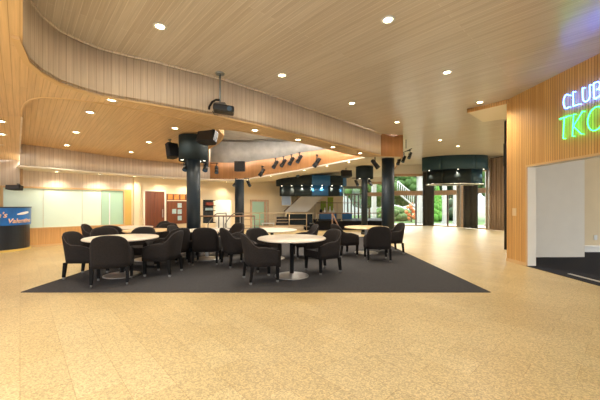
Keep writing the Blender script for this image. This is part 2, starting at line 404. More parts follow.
# wood panelling band and dado, window with pale green panes
g0, g1, gz0, gz1 = ws(3), ws(123), .63, 1.93
mb = MB(); wbox(mb, S0, ws(132), 1.99, 2.5, 0, .03); struct('trim_15', mb, 'fascia_wood')
mb = MB(); wbox(mb, S0, ws(132), .02, gz0 - .03, 0, .05); struct('trim_16', mb, 'panel_wood')
mb = MB(); wbox(mb, S0, ws(132), 0, .06, 0, .065); struct('baseboard_left', mb, 'trim_tan')
mb = MB(); fr = MB(); wbox(fr, g0 - .05, g1 + .05, gz1, gz1 + .06, 0, .07); wbox(fr, g0 - .05, g1 + .05, gz0 - .03, gz0, 0, .09)
wbox(fr, g0 - .05, g0, gz0, gz1, 0, .07); wbox(fr, g1, g1 + .05, gz0, gz1, 0, .07)
wroot = struct('window_1', fr, 'trim_tan')
cuts = [g0, ws(43), ws(82), ws(101), g1]
for i in range(4):
    p = MB(); wbox(p, cuts[i] + .006, cuts[i + 1] - .006, gz0, gz1, .015, .03); p.build('pane', 'pane_green' if i < 3 else 'pane_green_dark', wroot)
p = MB(); wbox(p, cuts[3] + .25, cuts[3] + .29, gz0, gz1 - .1, .03, .045); p.build('mullion', 'white_metal', wroot)
mb = MB(); wbox(mb, S0 + 1.8, g0 - .06, gz0, 1.99, 0, .05); struct('trim_17', mb, 'yellow_paint')
mb = MB(); wbox(mb, ws(124.5), ws(131), gz0 - .03, 1.99, .0, .05); struct('trim_18', mb, 'yellow_paint')
mb = MB(); wbox(mb, ws(133), ws(139.5), 0, 2.5, 0, .12); struct('wall_pier', mb, 'cream_wall')
# double door
a, b = ws(144.5), ws(164)
fr = MB(); wbox(fr, a - .06, a, 0, 2.0, 0, .06); wbox(fr, b, b + .06, 0, 2.0, 0, .06); wbox(fr, a - .06, b + .06, 1.95, 2.01, 0, .06)
dr = struct('door_1', fr, 'soffit_white'); mid = (a + b) / 2
for x0, x1 in ((a, mid - .005), (mid + .005, b)):
    p = MB(); wbox(p, x0, x1, 0.01, 1.95, 0, .045); lf = p.build('door_leaf', 'door_wood', dr)
h = MB(); wbox(h, b - .10, b - .07, .85, 1.2, .06, .09); wbox(h, b - .10, b - .07, .9, .93, .04, .09); wbox(h, b - .10, b - .07, 1.12, 1.15, .04, .09); h.build('door_handle', 'chrome', lf)
# display board with orange squares
a, b = ws(166.5), ws(191)
bd = thing('display_board', 'brown wooden display board with four orange squares along its top', 'board', (*wpt((a + b) / 2), .55))
def addw(mb, name, m, root, *args):
    wbox(mb, *args); o = mb.build(name, m); o.parent = root; o.matrix_parent_inverse = Matrix.Translation(-Vector(root.location)); return o
addw(MB(), 'panel', 'door_wood', bd, a, b, .55, 1.86, 0.002, .05)
k = 4; w = (b - a) / k
for i in range(k): addw(MB(), 'orange_square', 'orange_panel', bd, a + i * w + .04, a + (i + 1) * w - .04, 1.62, 1.84, .05, .06)
for i in range(k + 1): pass
addw(MB(), 'rail', 'frame_pale', bd, a, b, 1.55, 1.59, .05, .065)
for cx, zs in ((.5, (1.36, 1.08, .8)), (.28, (1.1,)), (.93, (1.2, .95))):
    for z in zs:
        c = a + (b - a) * cx; addw(MB(), 'notice', 'poster_blue', bd, c - .09, c + .09, z - .1, z + .1, .05, .058)

# back wall behind the bar and window wall
mb = MB(); P1 = wpt(S1)
mb.wall([P1, (.4, 19.05), (1.6, 19.85), (2.9, 20.5)], 0, 3.6, .15, 1, False); struct('wall_back', mb, 'cream_wall')
def seg_frame(p, q):
    p, q = Vector(p), Vector(q); d = (q - p); L = d.length; d.normalize(); return p, d, Vector((d.y, -d.x)), L     # normal towards the room
def sbox(mb, S, a, b, z0, z1, d0, d1):
    p, d, n, L = S; c = p + d * ((a + b) / 2) + n * ((d0 + d1) / 2)
    return mb.obox((c.x, c.y, (z0 + z1) / 2), (d.x, d.y, 0), (n.x, n.y, 0), (0, 0, 1), abs(b - a) / 2, abs(d1 - d0) / 2, (z1 - z0) / 2)
def window(no, p, q, head, tr0, tr1, mull, base=.07, frame='window_wood', jl=.1, jr=.1, mm='window_dark'):
    S = seg_frame(p, q); L = S[3]; f = MB()
    sbox(f, S, 0, jl, 0, head, -.06, .06); sbox(f, S, L - jr, L, 0, head, -.06, .06)
    sbox(f, S, 0, L, head, head + .16, -.06, .06); sbox(f, S, 0, L, 0, base, -.06, .06); sbox(f, S, jl, L - jr, tr0, tr1, -.06, .07)
    o = struct('window_%d' % no, f, frame)
    for t in mull: p_ = MB(); sbox(p_, S, t * L - .045, t * L + .045, base, tr0, -.04, .04); p_.build('mullion', mm, o)
    xs = [jl] + [t * L for t in mull] + [L - jr]
    for x0, x1 in zip(xs, xs[1:]): p_ = MB(); sbox(p_, S, x0, x1, base, tr0, -.006, .006); p_.build('pane', 'glass', o)
    p_ = MB(); sbox(p_, S, jl, L - jr, tr1, head, -.006, .006); p_.build('pane', 'glass', o)
    w = MB(); sbox(w, S, 0, L, head + .16, 4.0, -.05, .05); struct('wall_window', w, 'white_wall')
    return S
window(2, (2.95, 20.4), (4.35, 20.3), 2.45, 2.02, 2.12, (.17, .34, .5, .67, .84), .3, 'steel_post', .04, .04, 'steel_post')
window(3, (4.35, 20.3), (5.95, 20.2), 2.75, 1.95, 2.2, (.68,), .3)
window(4, (6.1, 20.12), (8.55, 20.0), 3.25, 2.0, 2.3, (.62,))
window(5, (8.6, 20.0), (9.9, 18.6), 3.25, 2.0, 2.3, (.55,))
window(6, (9.9, 18.6), (11.05, 16.0), 3.3, 2.05, 2.35, (.55,))
window(7, (11.05, 16.0), (11.7, 11.5), 3.3, 2.05, 2.35, (.33, .66))
mb = MB(); mb.wall([(11.7, 11.5), (12.0, 10.4)], 0, 4, .1, 1); struct('wall_far_right', mb, 'white_wall')

# right wall with neon sign and opening
XW = 5.15
mb = MB()
mb.box(XW, XW + .2, 6.92, 7.6, 0, 2.26); mb.box(XW, XW + .2, -2.9, 7.6, 2.26, 4.0)
struct('wall_right', mb, 'slat_wood')
mb = MB(); mb.box(XW + .012, XW + .2, 6.915, 6.919, 0, 2.25); mb.box(XW + .02, XW + .2, -2.9, 6.915, 2.245, 2.2595); struct('trim_19', mb, 'white_wall')
mb = MB(); mb.box(XW - .012, XW - .001, 6.92, 6.95, 0, 2.29); mb.box(XW - .012, XW + .03, -2.9, 6.935, 2.25, 2.29); struct('trim_20', mb, 'trim_tan')
mb = MB(); mb.box(XW - .015, XW, 6.93, 7.6, 0, .07); struct('baseboard_right', mb, 'trim_tan')
mb = MB(); mb.wall([(XW + .1, 7.605), (6.0, 8.5), (12, 10.4)], 0, 4.0, .08, -1, False); struct('wall_return', mb, 'cream_wall')
mb = MB(); mb.wall([(XW + .21, 7.25), (5.95, 8.03), (7.53, 8.07), (7.53, 8.35)], 0, 2.9, .06, 1, False); struct('wall_niche', mb, 'white_wall')
mb = MB(); mb.box(7.3, 12.5, 8.95, 9.05, 0, 2.9); struct('wall_side_room', mb, 'cream_wall')
mb = MB(); mb.box(7.6, 12.5, 8.92, 8.95, 0, .2); mb.box(7.6, 12.5, 8.9, 8.95, .15, .18); struct('baseboard_side_room', mb, 'white_paint')
mb = MB(); mb.prism([(5.36, -3), (13, -3), (13, 9.0), (7.3, 9.0), (6.05, 8.5), (5.36, 7.55)], 2.9, 3.0); struct('ceiling_side_room', mb, 'soffit_white')
mb = MB(); mb.prism([(XW - .01, 7.58), (XW + .2, 7.58), (XW + .2, 7.3), (5.95, 8.03), (7.53, 8.07), (7.53, 8.95), (12.5, 8.95), (12.5, -1), (XW - .01, -1)], 0, .01)
tag(mb.build('carpet', 'carpet_black'), 'black carpet filling the side room beyond the doorway on the right', 'carpet')
mb = MB(); mb.box(5.35, 5.41, -1, 6.1, .01, .02); struct('trim_21', mb, 'threshold')
# dark post at the wall end
mb = MB(); mb.tube((6.41, 9.5, 0), (6.41, 9.5, 3.99), .045); mb.tube((6.41, 9.5, 2.6), (6.41, 9.5, 3.3), .065, .065)
tag(mb.build('upright_post', 'black_metal'), 'thin black upright post rising to the ceiling just beyond the slatted wood wall', 'post')

# ================================================================== NEON SIGN
sg = thing('neon_sign', 'blue CLUB and green TKO neon lettering on the slatted wood wall', 'neon sign', (XW, 5.6, 2.7))
def neon(strokes, y0, z0, w, h, name, m, slant=.12, lift=0):
    mb_ = MB()
    for st in strokes:
        pts = []
        for x, z in st:
            yy = y0 - x * w - z * h * slant
            pts.append(Vector((-.05, yy - 5.6, z0 + z * h + x * w * lift - 2.7)))
        mb_.path(pts, .0085, 8)
        for p in (pts[0], pts[-1]): mb_.tube(p, (0, p.y, p.z), .006, .006, 6)
    return mb_.build(name, m, sg)
arc = lambda cx, cz, rx, rz, a0, a1, n=12: [(cx + rx * math.cos(math.radians(a0 + (a1 - a0) * i / n)), cz + rz * math.sin(math.radians(a0 + (a1 - a0) * i / n))) for i in range(n + 1)]
Cs = [arc(.5, .5, .5, .5, 50, 300)]
Ls = [[(0, 1), (0, 0), (.9, 0)]]
Us = [[(0, 1), (0, .3)] + arc(.45, .3, .45, .3, 180, 360, 8) + [(.9, 1)]]
Bs = [[(0, 0), (0, 1)] + arc(.35, .76, .4, .24, 90, -90, 8) + arc(.35, .26, .55, .26, 90, -90, 8) + [(0, 0)]]
Ts = [[(0, 1), (1, 1)], [(.5, 1), (.5, 0)]]
Ks = [[(0, 1), (0, 0)], [(.9, 1), (.05, .45), (.9, 0)]]
Os = [arc(.5, .5, .5, .5, 60, 420, 20)]
for st, y, w in ((Cs, 5.90, .14), (Ls, 5.69, .12), (Us, 5.50, .15), (Bs, 5.29, .15)): neon(st, y, 3.235, w, .27, 'letter', 'neon_blue', -.02)
for st, y, w in ((Ts, 6.02, .22), (Ks, 5.71, .20), (Os, 5.42, .30)): neon(st, y, 2.68, w, .40, 'letter', 'neon_green', .06)
mb = MB(); mb.obox((XW - .006, 7.32, 1.22), (0, 1, 0), (1, 0, 0), (0, 0, 1), .06, .006, .09)
tag(mb.build('switch_plate', 'plate_tan'), 'small tan switch plate on the slatted wood wall end', 'switch')
mb = MB(); p = atY(595.7, 237.5, 8.944); mb.obox(p, (1, 0, 0), (0, 1, 0), (0, 0, 1), .045, .006, .07)
tag(mb.build('wall_outlet', 'white_metal'), 'white outlet plate low on the wall of the side room', 'outlet')

# ================================================================== COLUMNS
def column(u, Y, r, top, label, drum=None, bottomz=2.6):
    x = (u - 300) / F * Y
    t = thing('round_column', label, 'column', (x, Y, 0), 0, 'dark round columns')
    mb = MB(); mb.lathe([(r, 0), (r, top)], seg=32); mb.build('shaft', 'column_dark', t)
    mb = MB(); mb.lathe([(r + .02, 0), (r + .02, .1), (r, .1)], seg=32); mb.build('base_ring', 'black_metal', t)
    if drum:
        mb = MB(); mb.lathe([(r + .01, bottomz + .05), (drum, bottomz + .05), (drum, bottomz), (drum + .012, bottomz), (drum + .012, top - .01), (r + .01, top - .01)], seg=40)
        mb.build('drum_shroud', 'drum_dark', t)
        for k in range(6):
            a = k * PI / 3 + .3; mb = MB(); mb.tube((math.cos(a) * (r + .12), math.sin(a) * (r + .12), bottomz + .02), (math.cos(a) * (r + .12), math.sin(a) * (r + .12), bottomz + .06), .045)
            mb.build('uplight', 'lens_glow', t)
            ld = bpy.data.lights.new('column_lamp', 'SPOT'); ld.energy = 6; ld.color = (1, .85, .62); ld.spot_size = 1.2; ld.spot_blend = .8; ld.shadow_soft_size = .03
            lo = bpy.data.objects.new('column_lamp', ld); COL.objects.link(lo); lo.parent = t; lo.location = (math.cos(a) * (r + .12), math.sin(a) * (r + .12), bottomz - .01)
            lo.rotation_euler = (0, 0, 0)
    return t
column(193.5, 8.46, .18, 3.29, 'nearest round dark column with wide drum top left of centre', .375)
column(239.5, 13.45, .2, 2.49, 'slim dark round column behind the railing, without a drum')
column(388, 11.95, .24, 3.2, 'dark round column under the pointed end of the wood bulkhead')
column(364.5, 14.35, .14, 3.18, 'slim dark far column topped by a small teal drum', .39)

# ================================================================== CEILING LIGHTS
def make_downlight(z=0):
    t = thing('downlight', '', 'downlight')
    mb = MB(); mb.lathe([(.062, -.001), (.066, -.012), (.092, -.012), (.095, .0)], seg=24); mb.build('trim_ring', 'white_metal', t)
    mb = MB(); mb.lathe([(.063, -.004), (.0, -.004)], seg=24); mb.build('lamp_lens', 'glow_warm', t)
    return t
proto = make_downlight(); used = [False]
LAMPS = []
def downlight(p, label, group, power=30, size=2.5, lamp=True):
    t = proto if not used[0] else dup(proto); used[0] = True
    t.location = (p[0], p[1], p[2] - .002); tag(t, label, 'downlight', group)
    if lamp: LAMPS.append((t, power, size))
    return t
for u, v, lb in ((160, 26, 'round downlight in the high plank ceiling, front left above the curved fascia'), (388, 19.5, 'largest downlight at the upper right centre of the high plank ceiling'),
                 (282, 75, 'high ceiling downlight to the right of the hanging projector'), (352, 103, 'high ceiling downlight midway along the straight fascia'),
                 (397, 122, 'high ceiling downlight just above the pointed fascia end'), (447, 72, 'high ceiling downlight right of centre, before the neon wall'),
                 (480, 102, 'high ceiling downlight next to the dropped ceiling corner'), (440, 140, 'left one of the two ceiling downlights above the oval drum fixture'), (458, 146, 'right one of the two ceiling downlights above the oval drum fixture')):
    downlight(at(u, v, H1), lb, 'downlights in the high ceiling', 150 if v in (140, 146) else 90 if u in (397, 480) else 50)
for u, v, lb in ((112, 99.5, 'downlight in the low band under the leftmost stretch of curved fascia'), (255, 130, 'downlight in the low band above the gray well'), (298, 139.5, 'downlight in the low band above the row of stage spotlights'),
                 (333, 147, 'downlight in the low band, second from its pointed end'), (360, 153, 'downlight in the low band closest to its pointed end')):
    downlight(at(u, v, H2), lb, 'downlights in the low ceiling band', 28)
for u, v, lb in ((90, 112, 'nearest downlight in the recessed wood ceiling at left'), (76, 132, 'recessed ceiling downlight, second in the left row'), (67, 145, 'farthest downlight of the left row in the recessed ceiling'),
                 (175, 128, 'recessed ceiling downlight nearest the drum of the column'), (149, 142, 'middle downlight of the right row in the recessed ceiling'), (131, 152, 'farthest downlight of the right row in the recessed ceiling')):
    z = 3.3
    for _ in range(4): p = at(u, v, z); z = z3(p.x, p.y)
    downlight(at(u, v, z), lb, 'downlights in the recessed ceiling', 32)
for u, v, lb in ((1, 121, 'nearest downlight of the left edge row'), (2, 134, 'second downlight of the left edge row'), (4, 145, 'third downlight of the left edge row'), (6, 152, 'farthest downlight of the left edge row')):
    z = 3.2
    for _ in range(12): p = at(u, v, z); z = H2 if p.y < 6.3 else H2 - (p.y - 6.3) / 3 * .46
    downlight(at(u, v, z), lb, 'downlights along the left soffit', 24)
for u, lb in ((55, 'wall washing downlight above the left end of the green window'), (97, 'wall washing downlight above the right part of the green window'), (131, 'wall washing downlight above the cream pier'), (160, 'wall washing downlight above the brown double door'), (183, 'wall washing downlight above the display board'), (222, 'wall washing downlight over the white doorway')):
    x, y = wpt(ws(u), .42); downlight((x, y, 2.5), lb, 'wall washing downlights', 30, 2.3)
rear = [(248, 178.6, 'rear soffit downlight right of the slim column'), (270, 175, 'rear soffit downlight left of the bar canopy'), (304, 168.9, 'rear soffit downlight over the middle of the bar canopy'), (327, 164.3, 'rear soffit downlight over the blue end of the bar canopy'), (349, 159.9, 'rear soffit downlight near the far teal drum')]
for (u, v, lb) in rear:
    # on the rear soffit just behind the ring edge
    best = min(range(len(RING) - 1), key=lambda i: abs((ringpx[i][0] + ringpx[i + 1][0]) / 2 - u)); t = (u - ringpx[best][0]) / (ringpx[best + 1][0] - ringpx[best][0])
    pr = RING[best].lerp(RING[best + 1], t); po = outer[best].lerp(outer[best + 1], t); q = pr.lerp(po, .4 / (po - pr).length); downlight((q.x, q.y, q.z), lb, 'downlights in the rear soffit', 42)
for t, pw, sz in LAMPS:
    ld = bpy.data.lights.new('downlight_lamp', 'SPOT'); ld.energy = pw * 2.6; ld.color = (1, .91, .77); ld.spot_size = sz; ld.spot_blend = .9; ld.shadow_soft_size = .06
    lo = bpy.data.objects.new('downlight_lamp', ld); COL.objects.link(lo); lo.parent = t; lo.location = (0, 0, -.02)

# lamps added out of sight to brighten the inside of the gray well
cv = thing('added_well_light', 'thin linear lamp added out of sight on the near lip to brighten the gray well', 'lamp', (0, 9.2, 3.5))
for i in range(len(well_near) - 1):
    p, q = Vector((well_near[i].x, well_near[i].y + .1, 3.5)), Vector((well_near[i + 1].x, well_near[i + 1].y + .1, 3.5))
    mb = MB(); o_ = Vector((0, 9.2, 3.5)); mb.tube(p - o_, q - o_, .02); mb.build('strip', 'glow_warm', cv)
    for f in ((.75,) if i == 0 else (.25, .75)):
        ld = bpy.data.lights.new('added_well_lamp', 'POINT'); ld.energy = 60; ld.color = (1, .96, .9); ld.shadow_soft_size = .08
        lo = bpy.data.objects.new('added_well_lamp', ld); COL.objects.link(lo); lo.parent = cv; lo.location = p.lerp(q, f) - o_ + Vector((-.1, .25, .1))
# ================================================================== STAGE SPOTS AND SPEAKERS
def make_spot():
    t = thing('stage_spotlight', '', 'spotlight')
    mb = MB(); mb.tube((0, 0, .0), (0, 0, .10), .012); mb.box(-.05, .05, -.012, .012, -.0, .012); mb.box(-.056, -.05, -.012, .012, -.08, .012); mb.box(.05, .056, -.012, .012, -.08, .012)
    mb.tube((0, 0, .10), (0, 0, .12), .03); mb.build('yoke', 'black_metal', t)
    mb = MB(); d = Vector((0, -.6, -.8)).normalized(); c = Vector((0, 0, -.07))
    mb.tube(c - d * .12, c + d * .02, .042, .05, 16); mb.tube(c + d * .02, c + d * .13, .05, .058, 16); body = mb.build('can', 'black_matte', t)
    mb = MB(); mb.tube(c + d * .128, c + d * .134, .05, .05, 16); mb.build('lens', 'lens_dark', body)
    return t
sp0 = make_spot(); sused = [False]
def spot(p, rz, label, s=1.0, arm=None):
    t = sp0 if not sused[0] else dup(sp0); sused[0] = True
    t.location = p; t.rotation_euler = (0, 0, rz); t.scale = (s, s, s); tag(t, label, 'spotlight', 'black stage spotlights')
    if arm:
        a = Matrix.Rotation(-rz, 3, 'Z') @ Vector(arm) / s; m_ = MB(); m_.tube((0, 0, .11), Vector((0, 0, .11)) + a, .012); m_.build('arm', 'black_metal', t)
    return t
def ringdepth(u):
    for i in range(len(ringpx) - 1):
        if ringpx[i][0] <= u <= ringpx[i + 1][0]:
            t = (u - ringpx[i][0]) / (ringpx[i + 1][0] - ringpx[i][0]); return RING[i].lerp(RING[i + 1], t)
for k, (u, v) in enumerate(((275.5, 162), (283.5, 160.5), (291.5, 158.5), (299.5, 156.5))):
    Y = ringdepth(u).y - .25
    spot(atY(u, v, Y), -1.0, 'spotlight on the warm wood ring under the gray well, %s of the row of four' % ('leftmost', 'second', 'third', 'rightmost')[k], 1.5, (-.03, .27, 0))
spot(atY(262, 170, ringdepth(262).y - .2), -1.4, 'lone spotlight on the wood ring left of the row of four', 1.5, (0, .22, 0))
spot(atY(317, 159.5, ringdepth(317).y - .2), -1.3, 'spotlight on a black bracket, right of the row of four', 1.7, (0, .22, 0))
for u, v, lb in ((186, 165, 'small spotlight under the drum of the nearest column, on its left'), (206, 165.5, 'small spotlight under the drum of the nearest column, on its right')):
    spot(atY(u, v - 2, 8.46), 0, lb, 1.2, ((.12 if u < 193 else -.12), 0, 0))
spot(atY(216.5, 167, 13.1), 0.3, 'spotlight on the wood ring right of the nearest column', 1.5, (0, .3, 0))
for u, lb, rz in ((235.5, 'spotlight at the head of the slim column, left side', -1.0), (248.5, 'spotlight at the head of the slim column, right side', 1.0)):
    spot(atY(u, 181.5, 13.45), rz, lb, 1.2, ((.1 if u < 240 else -.18), 0, 0))
spot(atY(375, 161, 11.7), 1.2, 'spotlight left of the column under the bulkhead point', 1.6, (.3, .1, 0))
for k, (u, v, lb) in enumerate(((399, 158.5, 'spotlight right of the bulkhead point, lowest of its cluster'), (404, 156, 'middle spotlight of the cluster right of the bulkhead point'), (410, 152.5, 'spotlight right of the bulkhead point, highest and farthest right'))):
    spot(atY(u, v + 1, 12.2), -.9, lb, 1.15)
mb = MB(); q = atY(406, 148, 12.2); mb.tube((q.x, q.y, q.z - .02), (q.x, q.y, 4.0), .015); mb.tube(atY(397, 155.5, 12.2), atY(412, 148.5, 12.2), .015)
tag(mb.build('lighting_pipe', 'black_metal'), 'short ceiling drop pipe holding the spotlight cluster right of the bulkhead point', 'pipe')
for u, lb in ((356.5, 'spotlight below the far small drum, left side'), (370, 'spotlight below the far small drum, right side')):
    spot(atY(u, 181, 14.3), 0.6, lb, 1.2, (0, 0, .1))

def speaker(p, size, rz, tilt, label, mount=None):
    t = thing('loudspeaker', label, 'speaker', p, rz)
    w, d, h = size; mb = MB(); R = Matrix.Rotation(tilt, 3, 'X')
    mb.prism([(-w / 2, -d / 2), (w / 2, -d / 2), (w / 2, d * .1), (w * .3, d / 2), (-w * .3, d / 2), (-w / 2, d * .1)], -h / 2, h / 2)
    mb.v = [tuple(R @ Vector(v)) for v in mb.v]; mb.build('cabinet', 'black_matte', t, .01)
    mb = MB(); mb.box(-w / 2 + .015, w / 2 - .015, -d / 2 - .012, -d / 2, -h / 2 + .015, h / 2 - .015); mb.v = [tuple(R @ Vector(v)) for v in mb.v]; mb.build('grille', 'black_metal', t)
    if mount:
        mb = MB(); mb.tube((0, 0, 0), mount, .018); mb.tube(Vector(mount) * .97, mount, .05); mb.build('bracket', 'steel_post', t)
    return t
speaker(atY(171.5, 151, 8.5), (.3, .26, .40), .9, -.25, 'black loudspeaker mounted on the left of the nearest column drum', (.0, .1, .33))
speaker(atY(208.5, 138, 7.5), (.5, .26, .28), -.35, -.3, 'big black loudspeaker hanging right of the nearest column drum', (.1, .05, .22))
speaker(atY(240, 166.5, 13.1), (.44, .28, .42), 0, 0, 'square black loudspeaker on the wood ring above the slim column', (0, .3, 0))
speaker(atY(346, 174, 14.5), (.5, .3, .3), .2, -.2, 'black loudspeaker hanging at the right end of the bar canopy', (0, 0, .28))
speaker((-8.5, 9.12, 1.9), (.42, .22, .13), 0, -.15, 'flat black loudspeaker under the left bulkhead', (0, .1, .1))

# projector hanging from the high ceiling
px, py = at(220, 77, H1).xy * .97
pj = thing('projector', 'gray projector hanging from the ceiling on a pole beside the curved fascia', 'projector', (px, py, 3.27))
mb = MB(); mb.tube((0, 0, .12), (0, 0, .73), .018); mb.build('pole', 'silver', pj)
mb = MB(); mb.lathe([(.08, .7), (.09, .715), (.09, .73)], seg=20); mb.build('ceiling_plate', 'silver', pj)
mb = MB(); mb.obox((.08, -.02, 0), (.97, .2, -.1), (-.2, .97, 0), (.1, 0, .97), .2, .15, .065); bdy = mb.build('body', 'black_metal', pj, .03)
mb = MB(); mb.box(-.09, .12, -.1, .1, .07, .12); mb.build('mount_bracket', 'steel_post', pj)
mb = MB(); mb.tube((.22, -.15, -.03), (.23, -.19, -.03), .045); mb.build('lens', 'lens_dark', pj)
mb = MB(); mb.path([Vector((-.0, 0, .2)), Vector((-.08, 0, .2)), Vector((-.15, -.02, .15)), Vector((-.2, -.03, .06)), Vector((-.21, -.03, .0))], .022); mb.build('cable', 'black_matte', pj)
mb = MB(); mb.path([Vector((-.14, -.03, -.03)), Vector((-.1, -.03, -.1)), Vector((-.02, -.03, -.11))], .006); mb.build('cable', 'black_matte', pj)

# ================================================================== HANGING CANOPIES
def canopy(name, label, cat, c, rx, ry, z0, z1, z2, inset, mats, nl, rot=0, rim=False):
    t = thing(name, label, cat, (c[0], c[1], z0), rot)
    def band(a0, a1, za, zb, k, m, nm):
        pts = [(rx * k * math.cos(a0 + (a1 - a0) * i / 10), ry * k * math.sin(a0 + (a1 - a0) * i / 10)) for i in range(11)]
        b_ = MB(); b_.wall(pts, za - z0, zb - z0, .04, 1); return b_.build(nm, m, t)
    n = len(mats)
    for i, m in enumerate(mats):
        a0 = PI + PI * i / n; a1 = PI + PI * (i + 1) / n
        band(a0, a1, z1, z2, 1, m[0], 'upper_panel'); band(a0, a1, z0, z1, inset, m[1], 'lower_panel')
    band(0, PI, z1, z2, 1, mats[0][0], 'upper_panel'); band(0, PI, z0, z1, inset, mats[0][0], 'lower_panel')
    mb = MB(); mb.lathe([(1, 0), (1, .03)], c=(0, 0, z1 - z0 + .01), sx=rx * .99, sy=ry * .99, seg=40); mb.build('deck', 'black_matte', t)
    mb = MB(); mb.lathe([(.98, .0), (.98, .03)], c=(0, 0, 0.02), sx=rx * inset, sy=ry * inset, seg=40); mb.build('underside', 'drum_dark', t)
    if rim:
        mb = MB(); pts = [Vector((rx * inset * 1.02 * math.cos(2 * PI * i / 32), ry * inset * 1.02 * math.sin(2 * PI * i / 32), 0)) for i in range(33)]; mb.path(pts, .03, 6); mb.build('rim', 'white_metal', t)
    for i in range(nl):
        a = PI + PI * (i + .5) / nl
        if nl > 3: a = PI + math.acos(1 - 2 * (i + .5) / nl)
        k = (1 + inset) / 2 + .015; x, y = rx * k * math.cos(a), ry * k * math.sin(a)
        mb = MB(); mb.tube((x, y, z1 - z0 - .03), (x, y, z1 - z0 + .01), .03); mb.build('puck_light', 'lens_glow', t)
        ld = bpy.data.lights.new('canopy_lamp', 'SPOT'); ld.energy = 60; ld.color = (1, .86, .66); ld.spot_size = 1.2; ld.spot_blend = .7; ld.shadow_soft_size = .03
        lo = bpy.data.objects.new('canopy_lamp', ld); COL.objects.link(lo); lo.parent = t; lo.location = (x, y, z1 - z0 - .05)
    return t
D = 'drum_dark'
canopy('bar_canopy', 'long dark canopy with blue light coloured onto its panels, hanging over the bar', 'canopy', (.62, 16.6), 1.92, .8, 1.86, 2.4, 2.93, .9,
       [(D, D), (D, D), (D, D), ('blue_paint_and_light', 'blue_paint_and_light'), (D, D), ('blue_paint_and_light', 'blue_paint_and_light')], 7)  # blue segments put blue light into the panel colour
canopy('oval_canopy', 'oval dark teal drum fixture hanging before the window wall', 'canopy', (8.46, 16.75), 1.66, .8, 2.5, 3.27, 4.0, .84,
       [('teal_paint', 'drum_dark'), ('teal_paint', 'drum_dark'), ('teal_paint', 'teal_paint')], 3, -.22, True)
mbx = [(287, 170.5, 'spotlight standing on top of the bar canopy, left one'), (297, 171, 'spotlight standing on top of the bar canopy, right one')]
for u, v, lb in mbx: spot(atY(u, v, 15.5), .4, lb, 1.6)

# ================================================================== RECEPTION DESK
dc = (-9.28, 9.32); dR = .80
dk = thing('reception_desk', 'curved reception desk with a bright blue lettered top band, at the left edge', 'desk', (dc[0], dc[1], 0))
def half(z0, z1, r, nm, m):
    b_ = MB(); a0 = math.radians(-135 + 4); pts = [(r * math.cos(math.radians(225 + i * 180 / 28)), r * math.sin(math.radians(225 + i * 180 / 28))) for i in range(29)]
    b_.prism(pts, z0, z1); return b_.build(nm, m, dk)
half(.06, .78, dR - .03, 'front', 'desk_black'); half(0, .06, dR, 'plinth', 'desk_plinth'); half(.78, 1.30, dR, 'sign_band', 'desk_blue'); half(1.30, 1.33, dR + .02, 'counter_top', 'desk_black')
def curved_text(txt, size, ang0, z, m, shear=.25):
    cu = bpy.data.curves.new('t', 'FONT'); cu.body = txt; cu.size = size; cu.shear = shear; cu.extrude = 0; cu.offset = size * .02; cu.resolution_u = 3
    o = bpy.data.objects.new('t', cu); COL.objects.link(o); bpy.context.view_layer.update()
    me = bpy.data.meshes.new_from_object(o.evaluated_get(bpy.context.evaluated_depsgraph_get())); bpy.data.objects.remove(o)
    for v in me.vertices:
        a = ang0 + v.co.x / dR; rr = dR + .012; v.co = Vector((rr * math.cos(a), rr * math.sin(a), z + v.co.y))
    me.materials.clear(); me.materials.append(M[m]); ob = bpy.data.objects.new('lettering', me); COL.objects.link(ob); ob.parent = dk
    md = ob.modifiers.new('s', 'SOLIDIFY'); md.thickness = .008; return ob
curved_text("Valentino", .19, math.radians(-29), .85, 'letter_orange')
curved_text("on's", .22, math.radians(-55), 1.02, 'letter_orange')
mb = MB(); pts = []
for i in range(9):
    a = math.radians(-12 + 28 * i / 8); pts.append((a, i / 8))
lo_ = [Vector(((dR + .014) * math.cos(a), (dR + .014) * math.sin(a), 1.09 + .05 * t - .02 * math.sin(t * PI))) for a, t in pts]
hi_ = [p + Vector((0, 0, .03 + .05 * math.sin(t * PI * .9))) for p, (a, t) in zip(lo_, pts)]
n = mb.add(lo_ + hi_)
for i in range(8): mb.face([n + i, n + i + 1, n + 10 + i, n + 9 + i])
o = mb.build('swoosh_mark', 'letter_white', dk); md = o.modifiers.new('s', 'SOLIDIFY'); md.thickness = .006

# ================================================================== TABLES
def make_table(r, top, stem):
    t = thing('round_table', '', 'table')
    mb = MB(); mb.lathe([(0, .75), (r - .012, .75), (r, .742), (r, .742)], seg=48); mb.lathe([(r, .742), (r, .722), (r - .01, .716), (0, .716)], seg=48)
    mb.build('tabletop', top, t)
    mb = MB(); mb.lathe([(.04, .02), (.04, .70), (.16, .70), (.16, .716)], seg=20); mb.build('pedestal', stem, t)
    mb = MB(); mb.lathe([(.33, 0), (.33, .012), (.27, .024), (.08, .045), (.045, .06), (0, .06)], seg=40); mb.build('base', 'chrome', t)
    return t
TB = [((-3.5, 6.0), .66, 'laminate', 'black_metal', 'pale round pedestal table at front left'),
      ((-.16, 5.93), .66, 'laminate', 'black_metal', 'pale round pedestal table at front centre, nearest the viewer'),
      ((-3.86, 7.72), .56, 'laminate_warm', 'black_metal', 'tan round table just behind the front left table'),
      ((-4.85, 8.7), .60, 'laminate', 'black_metal', 'pale round table farthest left, near the green window'),
      ((-2.38, 7.8), .56, 'laminate', 'white_metal', 'small pale round table between the two table clusters, by the nearest column'),
      ((-.72, 7.85), .64, 'laminate', 'black_metal', 'pale round table directly behind the front centre table'),
      ((1.9, 8.75), .62, 'laminate_warm', 'white_metal', 'tan round table with white pedestal at the right end of the carpet')]
